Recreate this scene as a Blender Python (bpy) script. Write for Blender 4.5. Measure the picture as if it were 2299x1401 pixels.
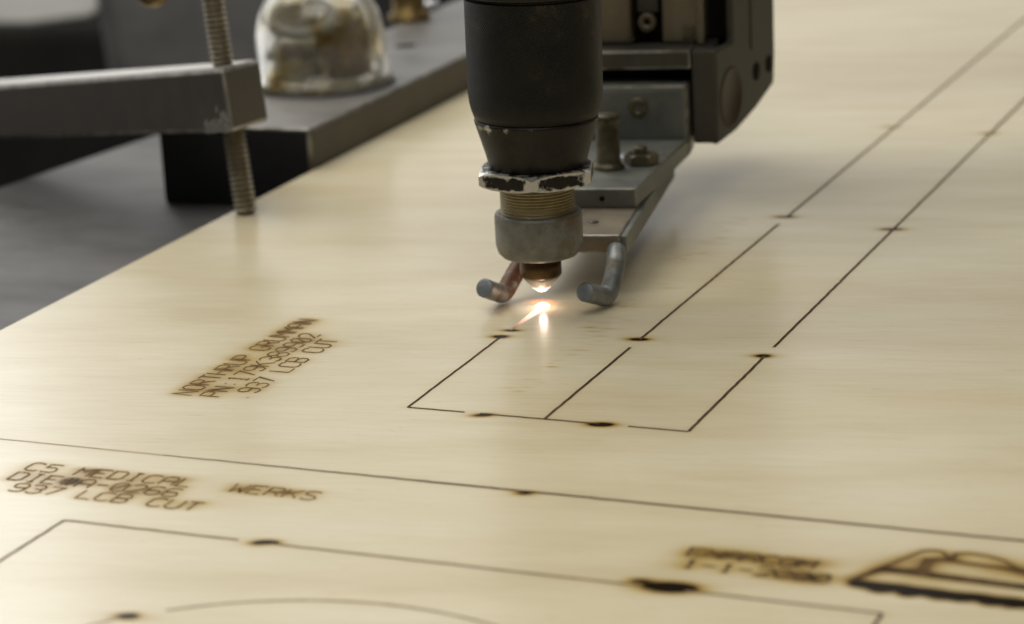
import bpy, bmesh, math, random
import numpy as np
from mathutils import Vector, Matrix
random.seed(7); rng = np.random.default_rng(7)
for o in list(bpy.data.objects): bpy.data.objects.remove(o)
SC = bpy.context.scene
COL = SC.collection
S = 0.001                                   # everything below is laid out in millimetres

# ------------------------------------------------------------------ camera
F = 5324.84; CX, CY = 1149.5, 700.5; PW = 2299
CAM = np.array([245.4752, -585.5719, 180.3367])
RC = np.array([[0.92131109, 0.38579486, -0.04845827],
               [-0.06317647, 0.27149848, 0.96036311],
               [0.3836595, -0.88173176, 0.27450772]])
cd = bpy.data.cameras.new('camera'); cam = bpy.data.objects.new('camera', cd); COL.objects.link(cam)
M4 = Matrix([list(RC.T[i]) + [CAM[i]*S] for i in range(3)] + [[0, 0, 0, 1]])
cam.matrix_world = M4
cd.sensor_width = 36; cd.lens = 36*F/PW; cd.clip_start = 0.01; cd.clip_end = 100
cd.dof.use_dof = True; cd.dof.focus_distance = 0.605; cd.dof.aperture_fstop = 14.0; cd.dof.aperture_blades = 7
SC.camera = cam

# ------------------------------------------------------------------ world and lamps
w = bpy.data.worlds.new('World'); SC.world = w; w.use_nodes = True
nt = w.node_tree; nt.nodes.clear()
tc = nt.nodes.new('ShaderNodeTexCoord'); dp = nt.nodes.new('ShaderNodeVectorMath'); dp.operation = 'DOT_PRODUCT'
dp.inputs[1].default_value = (-0.78, 0.62, 0.05)
rp = nt.nodes.new('ShaderNodeValToRGB')
rp.color_ramp.elements[0].position = 0.15; rp.color_ramp.elements[0].color = (0.035, 0.033, 0.028, 1)
rp.color_ramp.elements[1].position = 0.97; rp.color_ramp.elements[1].color = (0.92, 0.91, 0.88, 1)
em_ = rp.color_ramp.elements.new(0.62); em_.color = (0.20, 0.19, 0.17, 1)
bg = nt.nodes.new('ShaderNodeBackground'); bg.inputs['Strength'].default_value = 0.98
wo = nt.nodes.new('ShaderNodeOutputWorld')
nt.links.new(tc.outputs['Generated'], dp.inputs[0]); nt.links.new(dp.outputs['Value'], rp.inputs[0])
nt.links.new(rp.outputs[0], bg.inputs['Color']); nt.links.new(bg.outputs[0], wo.inputs[0])

def area(name, loc, target, sx, sy, power, color):
    d = bpy.data.lights.new(name, 'AREA'); d.shape = 'RECTANGLE'; d.size = sx; d.size_y = sy
    d.energy = power; d.color = color
    o = bpy.data.objects.new(name, d); COL.objects.link(o); o.location = loc
    o.rotation_euler = (Vector(target) - Vector(loc)).to_track_quat('-Z', 'Y').to_euler()
    return o
area('ceiling_light', (-0.75, 0.35, 1.5), (-0.1, 0, 0), 1.5, 1.1, 18, (1.0, 0.95, 0.84))
area('ceiling_light', (0.15, -0.9, 1.6), (0, -0.1, 0), 1.4, 1.0, 11, (1.0, 0.95, 0.84))
area('ceiling_light', (0.6, 1.6, 1.7), (0.1, 0.5, 0), 1.3, 0.8, 9.5, (1.0, 0.94, 0.84))
area('ceiling_light', (-1.5, 1.7, 1.1), (-0.3, 0.3, 0), 0.25, 0.9, 2.5, (0.97, 0.98, 1.0))
SC.view_settings.view_transform = 'Standard'; SC.view_settings.look = 'None'
SC.view_settings.exposure = 0.07; SC.view_settings.gamma = 1.0
SC.view_settings.use_curve_mapping = False
SC.render.engine = 'CYCLES'
SC.cycles.volume_bounces = 0

# ------------------------------------------------------------------ helpers
def ray(px, py): return RC.T @ np.array([px-CX, -(py-CY), -F])
def hit(px, py, n, p0):                     # where a line of sight meets a known plane (mm)
    r = ray(px, py); n = np.array(n, float)
    return CAM + r*((n @ (np.array(p0, float)-CAM))/(n @ r))
def P(px, py, z=0.0): return hit(px, py, (0, 0, 1), (0, 0, z))
TH = math.radians(11.5)
U = np.array([math.cos(TH), math.sin(TH), 0]); V = np.array([-math.sin(TH), math.cos(TH), 0]); Z = np.array([0, 0, 1.0])
def Q(u, v, z): return U*u + V*v + Z*z       # machine frame -> world, mm

def link(name, me, mat, parent=None, origin=None):
    o = bpy.data.objects.new(name, me); COL.objects.link(o)
    if mat: me.materials.append(mat)
    if parent is not None:
        o.parent = parent
        me.transform(Matrix.Translation(-parent_world(parent)))
    elif origin is not None:
        v = Vector(np.array(origin, float)*S); me.transform(Matrix.Translation(-v)); o.location = v
    return o
def parent_world(p):
    v = Vector((0, 0, 0))
    while p is not None: v = v + Vector(p.location); p = p.parent
    return v
def tag(o, label=None, cat=None, group=None, kind=None):
    for k, v in (('label', label), ('category', cat), ('group', group), ('kind', kind)):
        if v: o[k] = v
    return o
def thing(name, loc, label, cat, group=None):
    o = bpy.data.objects.new(name, None); COL.objects.link(o); o.location = Vector(np.array(loc, float)*S)
    o.empty_display_size = 0.01
    return tag(o, label, cat, group)

class MB:
    def __init__(s): s.v = []; s.f = []; s.uv = []; s.sm = []
    def add(s, vs, fs, uvs=None, smooth=False):
        b = len(s.v); s.v += [tuple(np.array(v, float)*S) for v in vs]
        for i, f in enumerate(fs):
            s.f.append([b+k for k in f]); s.uv.append(uvs[i] if uvs else None); s.sm.append(smooth)
        return s
    def box(s, o, a, b, c):                  # corner o and three edge vectors
        o, a, b, c = [np.array(x, float) for x in (o, a, b, c)]
        vs = [o, o+a, o+a+b, o+b, o+c, o+a+c, o+a+b+c, o+b+c]
        return s.add(vs, [(0, 3, 2, 1), (4, 5, 6, 7), (0, 1, 5, 4), (1, 2, 6, 5), (2, 3, 7, 6), (3, 0, 4, 7)])
    def mbox(s, u0, u1, v0, v1, z0, z1):     # box in the machine frame
        return s.box(Q(u0, v0, z0), U*(u1-u0), V*(v1-v0), Z*(z1-z0))
    def wbox(s, x0, x1, y0, y1, z0, z1):
        return s.box((x0, y0, z0), (x1-x0, 0, 0), (0, y1-y0, 0), (0, 0, z1-z0))
    def prism(s, poly, d):                   # polygon (world mm) extruded by vector d
        n = len(poly); d = np.array(d, float)
        vs = [np.array(p, float) for p in poly]; vs += [p+d for p in vs]
        return s.add(vs, [tuple(range(n))[::-1], tuple(range(n, 2*n))] + [(i, (i+1) % n, n+(i+1) % n, n+i) for i in range(n)])
    def lathe(s, prof, c, ax=(0, 0, 1), n=64, smooth=True, ref=None):   # prof: (radius, height)
        ax = np.array(ax, float); ax /= np.linalg.norm(ax); c = np.array(c, float)
        e = np.array(ref, float) if ref is not None else np.cross(ax, (0.3, 0.9, 0.1) if abs(ax[2]) > .9 else (0, 0, 1)); e = e-ax*(e@ax); e /= np.linalg.norm(e)
        g = np.cross(ax, e)
        vs = []; fs = []; uvs = []
        for r, h in prof:
            for k in range(n):
                a = 2*math.pi*k/n; vs.append(c+ax*h+(e*math.cos(a)+g*math.sin(a))*max(r, 1e-4))
        L = [0.0]
        for i in range(1, len(prof)): L.append(L[-1]+math.hypot(prof[i][0]-prof[i-1][0], prof[i][1]-prof[i-1][1]))
        R0 = max(p[0] for p in prof)
        for i in range(len(prof)-1):
            for k in range(n):
                k2 = (k+1) % n
                fs.append((i*n+k, i*n+k2, (i+1)*n+k2, (i+1)*n+k))
                a0 = k/n*2*math.pi*R0; a1 = (k+1)/n*2*math.pi*R0
                uvs.append([(a0, L[i]), (a1, L[i]), (a1, L[i+1]), (a0, L[i+1])])
        return s.add(vs, fs, uvs, smooth)
    def tube(s, pts, r, n=20, cap=True):
        pts = [np.array(p, float) for p in pts]; rr = r if hasattr(r, '__len__') else [r]*len(pts)
        vs = []; prev = None
        for i, p in enumerate(pts):
            t = pts[min(i+1, len(pts)-1)]-pts[max(i-1, 0)]; t /= np.linalg.norm(t)
            if prev is None:
                e = np.cross(t, (0, 0, 1)) if abs(t[2]) < .9 else np.cross(t, (1, 0, 0))
            else: e = prev-t*(prev@t)
            e /= np.linalg.norm(e); prev = e; g = np.cross(t, e)
            for k in range(n):
                a = 2*math.pi*k/n; vs.append(p+(e*math.cos(a)+g*math.sin(a))*rr[i])
        m = len(pts)
        s.add(vs, [(i*n+k, i*n+(k+1) % n, (i+1)*n+(k+1) % n, (i+1)*n+k) for i in range(m-1) for k in range(n)], None, True)
        if cap:
            s.add(vs[:n], [tuple(range(n))[::-1]]); s.add(vs[-n:], [tuple(range(n))])
        return s
    def build(s, name, mat, parent=None, origin=None, bevel=0, seg=2, edge=None):
        me = bpy.data.meshes.new(name); me.from_pydata(s.v, [], s.f)
        if any(u for u in s.uv):
            ul = me.uv_layers.new(name='UV')
            for p, u in zip(me.polygons, s.uv):
                if u:
                    for li, c in zip(p.loop_indices, u): ul.data[li].uv = c
        me.polygons.foreach_set('use_smooth', s.sm)
        bm = bmesh.new(); bm.from_mesh(me); bmesh.ops.remove_doubles(bm, verts=bm.verts, dist=1e-7)
        bmesh.ops.recalc_face_normals(bm, faces=bm.faces); bm.to_mesh(me); bm.free()
        o = link(name, me, mat, parent, origin)
        if bevel:
            b = o.modifiers.new('bevel', 'BEVEL'); b.width = bevel*S; b.segments = seg; b.limit_method = 'ANGLE'; b.angle_limit = math.radians(35)
        if edge and bevel: me.materials.append(edge); b.material = 1
        return o
def smoothpath(pts, n=10):                   # Catmull-Rom through the points
    pts = [np.array(p, float) for p in pts]; e = [2*pts[0]-pts[1]]+pts+[2*pts[-1]-pts[-2]]; out = []
    for i in range(1, len(e)-2):
        a, b, c, d = e[i-1:i+3]
        for k in range(n):
            t = k/n; out.append(.5*((2*b)+(-a+c)*t+(2*a-5*b+4*c-d)*t*t+(-a+3*b-3*c+d)*t**3))
    return out+[pts[-1]]

# ------------------------------------------------------------------ materials
def newmat(name):
    m = bpy.data.materials.new(name); m.use_nodes = True; n = m.node_tree
    b = n.nodes['Principled BSDF']; return m, n, b
def N(n, t, **kw):
    x = n.nodes.new(t)
    for k, v in kw.items(): setattr(x, k, v)
    return x
def ramp(n, stops):
    r = N(n, 'ShaderNodeValToRGB'); cr = r.color_ramp
    while len(cr.elements) < len(stops): cr.elements.new(0.5)
    for e, (p, c) in zip(cr.elements, stops):
        e.position = p; e.color = (c[0], c[1], c[2], 1) if hasattr(c, '__len__') else (c, c, c, 1)
    return r
def metal(name, c1, c2, rough=0.4, metallic=0.8, scale=120, dirt=None, dirt_at=0.58, bump=0.15, stretch=(1, 1, 1), spec=0.5):
    """worn metal: two tones of noise, optional dirt patches, uneven roughness, fine bump"""
    m, n, b = newmat(name); L = n.links.new
    tc = N(n, 'ShaderNodeTexCoord'); mp = N(n, 'ShaderNodeMapping'); mp.inputs['Scale'].default_value = stretch
    L(tc.outputs['Object'], mp.inputs[0])
    n1 = N(n, 'ShaderNodeTexNoise'); n1.inputs['Scale'].default_value = scale; n1.inputs['Detail'].default_value = 6; n1.inputs['Roughness'].default_value = .65
    L(mp.outputs[0], n1.inputs['Vector'])
    r1 = ramp(n, [(0.32, c1), (0.68, c2)]); L(n1.outputs['Fac'], r1.inputs[0]); col = r1.outputs[0]
    if dirt:
        n2 = N(n, 'ShaderNodeTexNoise'); n2.inputs['Scale'].default_value = scale*.6; n2.inputs['Detail'].default_value = 8; n2.inputs['Roughness'].default_value = .7
        mp2 = N(n, 'ShaderNodeMapping'); mp2.inputs['Location'].default_value = (3, 7, 1); L(tc.outputs['Object'], mp2.inputs[0]); L(mp2.outputs[0], n2.inputs['Vector'])
        r2 = ramp(n, [(dirt_at-.04, 0), (dirt_at+.05, 1)]); L(n2.outputs['Fac'], r2.inputs[0])
        mx = N(n, 'ShaderNodeMixRGB'); L(r2.outputs[0], mx.inputs[0]); L(col, mx.inputs[1]); mx.inputs[2].default_value = (*dirt, 1); col = mx.outputs[0]
        inv = N(n, 'ShaderNodeMath', operation='MULTIPLY_ADD'); L(r2.outputs[0], inv.inputs[0]); inv.inputs[1].default_value = -metallic*.8; inv.inputs[2].default_value = metallic
        L(inv.outputs[0], b.inputs['Metallic'])
    else: b.inputs['Metallic'].default_value = metallic
    L(col, b.inputs['Base Color'])
    mr = N(n, 'ShaderNodeMapRange'); L(n1.outputs['Fac'], mr.inputs[0]); mr.inputs[3].default_value = rough-.1; mr.inputs[4].default_value = rough+.15
    L(mr.outputs[0], b.inputs['Roughness'])
    n3 = N(n, 'ShaderNodeTexNoise'); n3.inputs['Scale'].default_value = scale*6; n3.inputs['Detail'].default_value = 3; L(mp.outputs[0], n3.inputs['Vector'])
    bp = N(n, 'ShaderNodeBump'); bp.inputs['Strength'].default_value = bump; bp.inputs['Distance'].default_value = 0.0003
    L(n3.outputs['Fac'], bp.inputs['Height']); L(bp.outputs[0], b.inputs['Normal'])
    b.inputs['Specular IOR Level'].default_value = spec
    return m

GR = math.radians(11.0)                      # grain direction on the sheet
def wood_mat():
    m, n, b = newmat('birch_plywood'); L = n.links.new
    tc = N(n, 'ShaderNodeTexCoord')
    def noise(rot, sc, scale, det, loc=(0, 0, 0), rough=.55):
        mp = N(n, 'ShaderNodeMapping'); mp.inputs['Rotation'].default_value = (0, 0, -rot); L(tc.outputs['Object'], mp.inputs[0])
        m2 = N(n, 'ShaderNodeMapping'); m2.inputs['Scale'].default_value = sc; m2.inputs['Location'].default_value = loc; L(mp.outputs[0], m2.inputs[0])
        x = N(n, 'ShaderNodeTexNoise'); x.inputs['Scale'].default_value = scale; x.inputs['Detail'].default_value = det; x.inputs['Roughness'].default_value = rough
        L(m2.outputs[0], x.inputs['Vector']); return x
    a = noise(GR, (1, 4.5, 1), 14, 4); fine = noise(GR, (1, 16, 1), 55, 6, (2, 1, 0), .7); blot = noise(0, (1, 1, 1), 7, 3, (5, 2, 0)); pore = noise(GR, (1, 9, 1), 170, 3, (9, 3, 0), .6)
    r1 = ramp(n, [(0.28, (0.655, 0.582, 0.410)), (0.50, (0.715, 0.650, 0.480)), (0.72, (0.745, 0.698, 0.540))]); L(a.outputs['Fac'], r1.inputs[0])
    r2 = ramp(n, [(0.25, (0.91, 0.885, 0.84)), (0.60, (1, 1, 1))]); L(fine.outputs['Fac'], r2.inputs[0])
    m1 = N(n, 'ShaderNodeMixRGB', blend_type='MULTIPLY'); m1.inputs[0].default_value = .8; L(r1.outputs[0], m1.inputs[1]); L(r2.outputs[0], m1.inputs[2])
    r3 = ramp(n, [(0.30, (0.84, 0.80, 0.74)), (0.60, (1, 1, 1))]); L(blot.outputs['Fac'], r3.inputs[0])
    m2 = N(n, 'ShaderNodeMixRGB', blend_type='MULTIPLY'); m2.inputs[0].default_value = .7; L(m1.outputs[0], m2.inputs[1]); L(r3.outputs[0], m2.inputs[2])
    r5 = ramp(n, [(0.24, (0.72, 0.62, 0.46)), (0.36, (1, 1, 1))]); L(pore.outputs['Fac'], r5.inputs[0])
    m25 = N(n, 'ShaderNodeMixRGB', blend_type='MULTIPLY'); m25.inputs[0].default_value = .6; L(m2.outputs[0], m25.inputs[1]); L(r5.outputs[0], m25.inputs[2])
    at = N(n, 'ShaderNodeAttribute'); at.attribute_name = 'burn'     # scorch stains of the laser and faint brown clouds, see burn field below
    wob = N(n, 'ShaderNodeMath', operation='MULTIPLY_ADD'); L(fine.outputs['Fac'], wob.inputs[0]); wob.inputs[1].default_value = .9; wob.inputs[2].default_value = .55
    bm_ = N(n, 'ShaderNodeMath', operation='MULTIPLY'); L(at.outputs['Fac'], bm_.inputs[0]); L(wob.outputs[0], bm_.inputs[1])
    r4 = ramp(n, [(0.0, (1, 1, 1)), (0.25, (0.74, 0.63, 0.38)), (0.5, (0.45, 0.32, 0.13)), (0.76, (0.11, 0.075, 0.04)), (0.93, (0.018, 0.014, 0.012))]); L(bm_.outputs[0], r4.inputs[0])
    m3 = N(n, 'ShaderNodeMixRGB', blend_type='MULTIPLY'); m3.inputs[0].default_value = 1; L(m25.outputs[0], m3.inputs[1]); L(r4.outputs[0], m3.inputs[2])
    L(m3.outputs[0], b.inputs['Base Color'])
    rr = N(n, 'ShaderNodeMapRange'); L(fine.outputs['Fac'], rr.inputs[0]); rr.inputs[3].default_value = .235; rr.inputs[4].default_value = .265
    L(rr.outputs[0], b.inputs['Roughness'])
    sp = N(n, 'ShaderNodeMapRange'); L(bm_.outputs[0], sp.inputs[0]); sp.inputs[2].default_value = .6; sp.inputs[3].default_value = .42; sp.inputs[4].default_value = .05; L(sp.outputs[0], b.inputs['Specular IOR Level'])
    bp = N(n, 'ShaderNodeBump'); bp.inputs['Strength'].default_value = .03; bp.inputs['Distance'].default_value = .00012
    L(fine.outputs['Fac'], bp.inputs['Height']); L(bp.outputs[0], b.inputs['Normal'])
    return m
def char_mat(name, c1, c2):
    m, n, b = newmat(name); L = n.links.new
    tc = N(n, 'ShaderNodeTexCoord'); x = N(n, 'ShaderNodeTexNoise'); x.inputs['Scale'].default_value = 260; x.inputs['Detail'].default_value = 4; L(tc.outputs['Object'], x.inputs['Vector'])
    r = ramp(n, [(0.35, c1), (0.65, c2)]); L(x.outputs['Fac'], r.inputs[0]); L(r.outputs[0], b.inputs['Base Color'])
    b.inputs['Roughness'].default_value = .85; b.inputs['Specular IOR Level'].default_value = .15
    return m
M = {}
M['wood'] = wood_mat()
M['ply_edge'] = char_mat('ply_edge', (.30, .22, .12), (.42, .33, .20))
M['kerf'] = char_mat('charred_kerf', (0.045, 0.026, 0.015), (0.10, 0.062, 0.036))
M['kerf_mid'] = char_mat('blurred_kerf', (0.11, 0.08, 0.058), (0.20, 0.15, 0.11))
M['kerf_soft'] = char_mat('shallow_kerf', (0.26, 0.20, 0.13), (0.40, 0.32, 0.21))
M['burnt'] = char_mat('burnt_letter', (0.13, 0.08, 0.03), (0.24, 0.16, 0.07))
M['burnt_dark'] = char_mat('burnt_letter_dark', (0.05, 0.03, 0.014), (0.13, 0.08, 0.035))
M['table'] = metal('table_steel', (0.055, 0.054, 0.057), (0.165, 0.163, 0.168), .55, .3, 14, dirt=(0.06, 0.058, 0.056), dirt_at=.56, bump=.05, stretch=(1, 2.2, 1))
M['floor'] = metal('dark_floor', (0.006, 0.006, 0.006), (0.02, 0.019, 0.018), .85, 0, 6, spec=.15)
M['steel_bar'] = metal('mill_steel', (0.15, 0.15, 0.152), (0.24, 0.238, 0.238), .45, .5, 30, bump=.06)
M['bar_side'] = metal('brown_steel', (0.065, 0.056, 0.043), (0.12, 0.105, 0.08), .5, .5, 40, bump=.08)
M['bar_front'] = metal('shade_black_steel', (0.014, 0.015, 0.018), (0.03, 0.03, 0.035), .5, .3, 40, bump=.08)
M['clamp'] = metal('clamp_steel', (0.032, 0.025, 0.019), (0.065, 0.052, 0.038), .45, .3, 60, dirt=(0.16, 0.13, 0.08), dirt_at=.70, bump=.08)
M['screw'] = metal('zinc_screw', (0.24, 0.215, 0.16), (0.42, 0.38, 0.30), .38, .8, 90, bump=.1)
M['brass'] = metal('old_brass', (0.15, 0.10, 0.035), (0.30, 0.21, 0.08), .4, .7, 80)
M['neck'] = metal('tarnished_brass', (0.25, 0.205, 0.11), (0.40, 0.34, 0.20), .45, .4, 160, bump=.1)
M['alu'] = metal('worn_aluminium', (0.56, 0.56, 0.55), (0.76, 0.76, 0.75), .42, .75, 300, dirt=None, bump=.2)
M['collar'] = metal('stained_collar', (0.13, 0.13, 0.118), (0.235, 0.235, 0.215), .45, .3, 160, dirt=(0.135, 0.105, 0.065), dirt_at=.54, bump=.2)
M['copper'] = metal('copper_tip', (0.085, 0.05, 0.025), (0.17, 0.105, 0.05), .35, .8, 200, bump=.1)
M['cone'] = metal('lit_metal_cone', (0.55, 0.50, 0.46), (0.75, 0.70, 0.66), .35, .2, 200, bump=.05)  # metal tip kept pale, the spark's light put into its colour
M['bracket'] = metal('grey_green_plate', (0.13, 0.14, 0.13), (0.24, 0.25, 0.23), .42, .4, 60, dirt=(0.15, 0.125, 0.085), dirt_at=.60, bump=.15)
M['face'] = metal('dark_face_plate', (0.10, 0.108, 0.105), (0.18, 0.185, 0.172), .45, .4, 60, dirt=(0.10, 0.09, 0.065), dirt_at=.60, bump=.15)
M['foot_bar'] = metal('dusty_foot_bar', (0.13, 0.11, 0.08), (0.24, 0.205, 0.15), .5, .4, 60, dirt=(0.10, 0.055, 0.03), dirt_at=.56, bump=.15)
M['carriage'] = metal('carriage_grey', (0.045, 0.043, 0.037), (0.085, 0.080, 0.068), .48, .4, 35, dirt=(0.075, 0.055, 0.03), dirt_at=.62, bump=.12)
M['rail'] = metal('dusty_rail', (0.085, 0.068, 0.043), (0.20, 0.172, 0.122), .45, .4, 40, dirt=(0.16, 0.085, 0.022), dirt_at=.60, bump=.1, stretch=(1, 1, .3))
M['cap_brown'] = metal('brown_cap', (0.035, 0.025, 0.018), (0.062, 0.044, 0.030), .5, .3, 60)
M['recess'] = metal('recess_dark', (0.006, 0.005, 0.004), (0.014, 0.012, 0.009), .8, 0, 40, spec=.12)  # near-black stands in for the shade inside slots, holes and sockets
M['rod'] = metal('blued_rod', (0.13, 0.142, 0.15), (0.29, 0.30, 0.30), .4, .5, 220, dirt=(0.15, 0.13, 0.07), dirt_at=.56, bump=.25)
M['rod_rust'] = metal('rusty_rod', (0.20, 0.21, 0.21), (0.34, 0.34, 0.32), .42, .5, 220, dirt=(0.15, 0.07, 0.04), dirt_at=.49, bump=.25)
M['cap'] = metal('rod_end', (0.16, 0.185, 0.215), (0.26, 0.29, 0.33), .45, .5, 300, bump=.3)
M['bolt'] = metal('oily_bolt', (0.055, 0.046, 0.028), (0.17, 0.15, 0.10), .38, .6, 120, dirt=(0.05, 0.04, 0.02), dirt_at=.55)
M['washer'] = metal('bright_washer', (0.45, 0.46, 0.50), (0.65, 0.66, 0.70), .35, .8, 120)
M['bright'] = metal('lit_arm_steel', (0.42, 0.41, 0.40), (0.66, 0.65, 0.63), .38, .6, 60, bump=.1)
M['edge'] = metal('worn_edge', (0.16, 0.155, 0.14), (0.36, 0.35, 0.33), .35, .7, 150, dirt=(0.10, 0.085, 0.06), dirt_at=.55)
M['duct'] = metal('grey_duct', (0.055, 0.055, 0.060), (0.17, 0.168, 0.170), .55, .1, 9, bump=.05)
M['pale'] = metal('pale_grey_paint', (0.26, 0.26, 0.25), (0.40, 0.40, 0.38), .6, 0, 8, bump=.03)
M['dark_box'] = metal('dark_housing', (0.008, 0.008, 0.008), (0.02, 0.019, 0.018), .8, 0, 14, bump=.05, spec=.15)

def body_mat():                              # black knurled sleeve: crossed fine diagonal ridges and dusty rub marks
    m, n, b = newmat('knurled_black'); L = n.links.new
    uv = N(n, 'ShaderNodeUVMap'); uv.uv_map = 'UV'
    hs = []
    for sgn in (1, -1):
        mp = N(n, 'ShaderNodeMapping'); mp.inputs['Rotation'].default_value = (0, 0, sgn*math.radians(38 if sgn > 0 else 52)); L(uv.outputs[0], mp.inputs[0])
        wv = N(n, 'ShaderNodeTexWave'); wv.inputs['Scale'].default_value = .55; wv.inputs['Distortion'].default_value = 0; wv.bands_direction = 'X'; L(mp.outputs[0], wv.inputs['Vector']); hs.append(wv)
    ad = N(n, 'ShaderNodeMath', operation='MULTIPLY_ADD'); L(hs[1].outputs['Fac'], ad.inputs[0]); ad.inputs[1].default_value = .35; L(hs[0].outputs['Fac'], ad.inputs[2])
    tc = N(n, 'ShaderNodeTexCoord')
    x = N(n, 'ShaderNodeTexNoise'); x.inputs['Scale'].default_value = 70; x.inputs['Detail'].default_value = 8; x.inputs['Roughness'].default_value = .7; L(tc.outputs['Object'], x.inputs['Vector'])
    r = ramp(n, [(0.42, (0.004, 0.004, 0.0045)), (0.58, (0.009, 0.0085, 0.0075)), (0.74, (0.050, 0.040, 0.022))]); L(x.outputs['Fac'], r.inputs[0])
    m1 = N(n, 'ShaderNodeMixRGB', blend_type='MULTIPLY'); m1.inputs[0].default_value = .9
    rr = ramp(n, [(0.2, (.25, .25, .25)), (1.0, (2.0, 1.95, 1.8))]); L(ad.outputs[0], rr.inputs[0]); L(r.outputs[0], m1.inputs[1]); L(rr.outputs[0], m1.inputs[2])
    L(m1.outputs[0], b.inputs['Base Color'])
    b.inputs['Metallic'].default_value = .15; b.inputs['Roughness'].default_value = .42; b.inputs['Specular IOR Level'].default_value = .28
    bp = N(n, 'ShaderNodeBump'); bp.inputs['Strength'].default_value = .5; bp.inputs['Distance'].default_value = .0002
    L(ad.outputs[0], bp.inputs['Height']); L(bp.outputs[0], b.inputs['Normal'])
    return m
def black_mat(name, edge=(0.5, 0.49, 0.46), sc=150):
    m, n, b = newmat(name); L = n.links.new
    tc = N(n, 'ShaderNodeTexCoord'); x = N(n, 'ShaderNodeTexNoise'); x.inputs['Scale'].default_value = sc; x.inputs['Detail'].default_value = 8; x.inputs['Roughness'].default_value = .7; L(tc.outputs['Object'], x.inputs['Vector'])
    r = ramp(n, [(0.35, (0.007, 0.006, 0.005)), (0.6, (0.015, 0.012, 0.009)), (0.75, (0.04, 0.028, 0.016))]); L(x.outputs['Fac'], r.inputs[0])
    at = N(n, 'ShaderNodeAttribute'); at.attribute_name = 'wear'
    ad = N(n, 'ShaderNodeMath', operation='MULTIPLY_ADD'); L(x.outputs['Fac'], ad.inputs[0]); ad.inputs[1].default_value = 1.7; L(at.outputs['Fac'], ad.inputs[2])
    r2 = ramp(n, [(0.74, 0), (0.95, 1)])
    ad2 = N(n, 'ShaderNodeMath', operation='MULTIPLY'); L(ad.outputs[0], ad2.inputs[0]); ad2.inputs[1].default_value = 1.0
    L(ad2.outputs[0], r2.inputs[0])
    mx = N(n, 'ShaderNodeMixRGB'); L(r2.outputs[0], mx.inputs[0]); L(r.outputs[0], mx.inputs[1]); mx.inputs[2].default_value = (*edge, 1)
    L(mx.outputs[0], b.inputs['Base Color'])
    mm = N(n, 'ShaderNodeMath', operation='MULTIPLY'); L(r2.outputs[0], mm.inputs[0]); mm.inputs[1].default_value = .8; L(mm.outputs[0], b.inputs['Metallic'])
    b.inputs['Roughness'].default_value = .4; b.inputs['Specular IOR Level'].default_value = .25
    return m
M['body'] = body_mat(); M['black'] = black_mat('worn_black_cone', sc=240); M['nut'] = black_mat('worn_nut', (0.58, 0.575, 0.555), 420)
def emit(name, col, st):
    m, n, b = newmat(name); b.inputs['Base Color'].default_value = (*col, 1); b.inputs['Emission Color'].default_value = (*col, 1); b.inputs['Emission Strength'].default_value = st; return m
def set_attr(o, name, fn):                   # per-vertex value from the object's own local coordinates (mm)
    me = o.data; a = me.attributes.new(name, 'FLOAT', 'POINT')
    for v, d in zip(me.vertices, a.data): d.value = fn(v.co/S)

# ------------------------------------------------------------------ setting: table, floor
TZ = -15.0
e0 = P(0, 742); e1 = P(1039, 210)
def edge_x(y): return e0[0]+(e1[0]-e0[0])*(y-e0[1])/(e1[1]-e0[1])
mb = MB(); t0 = P(0, 420, TZ); t1 = P(340, 305, TZ); dd = (t1-t0)/np.linalg.norm(t1-t0)
a_, b_ = t0-dd*900, t0+dd*760
mb.prism([(a_[0], a_[1], TZ-18), (1400, a_[1], TZ-18), (1400, b_[1], TZ-18), (b_[0], b_[1], TZ-18)], (0, 0, 18))
tab = mb.build('table', M['table'], None, (0, 0, TZ), bevel=1); tag(tab, kind='structure')
fl = MB().wbox(-3000, 3000, -2500, 4000, -420, -400).build('floor', M['floor'], None, (0, 0, -400)); tag(fl, kind='structure')

# ------------------------------------------------------------------ plywood sheet
sheet = thing('plywood_sheet', (0, 0, TZ), 'pale birch plywood sheet with thin burnt cut lines and scorched lettering on the grey table', 'plywood sheet')
xs = np.concatenate([np.arange(-160, -92, 4.0), np.arange(-92, 178, 0.55), np.arange(178, 900, 12.0)])
ys = np.concatenate([np.arange(-700, -232, 10.0), np.arange(-232, 125, 0.55), np.arange(125, 330, 2.0), np.arange(330, 1150, 12.0)])
XX, YY = np.meshgrid(xs, ys); BURN = np.zeros_like(XX)
def stain(x, y, a, su, sv, ang=GR):
    r = 3.2*max(su, sv)
    i0, i1 = np.searchsorted(xs, (x-r, x+r)); j0, j1 = np.searchsorted(ys, (y-r, y+r))
    if i1 <= i0 or j1 <= j0: return
    X = XX[j0:j1, i0:i1]-x; Y = YY[j0:j1, i0:i1]-y; c, s_ = math.cos(ang), math.sin(ang)
    gu = (X*c+Y*s_)/su; gv = (-X*s_+Y*c)/sv
    BURN[j0:j1, i0:i1] += a*np.exp(-.5*(gu*gu+gv*gv))

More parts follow.
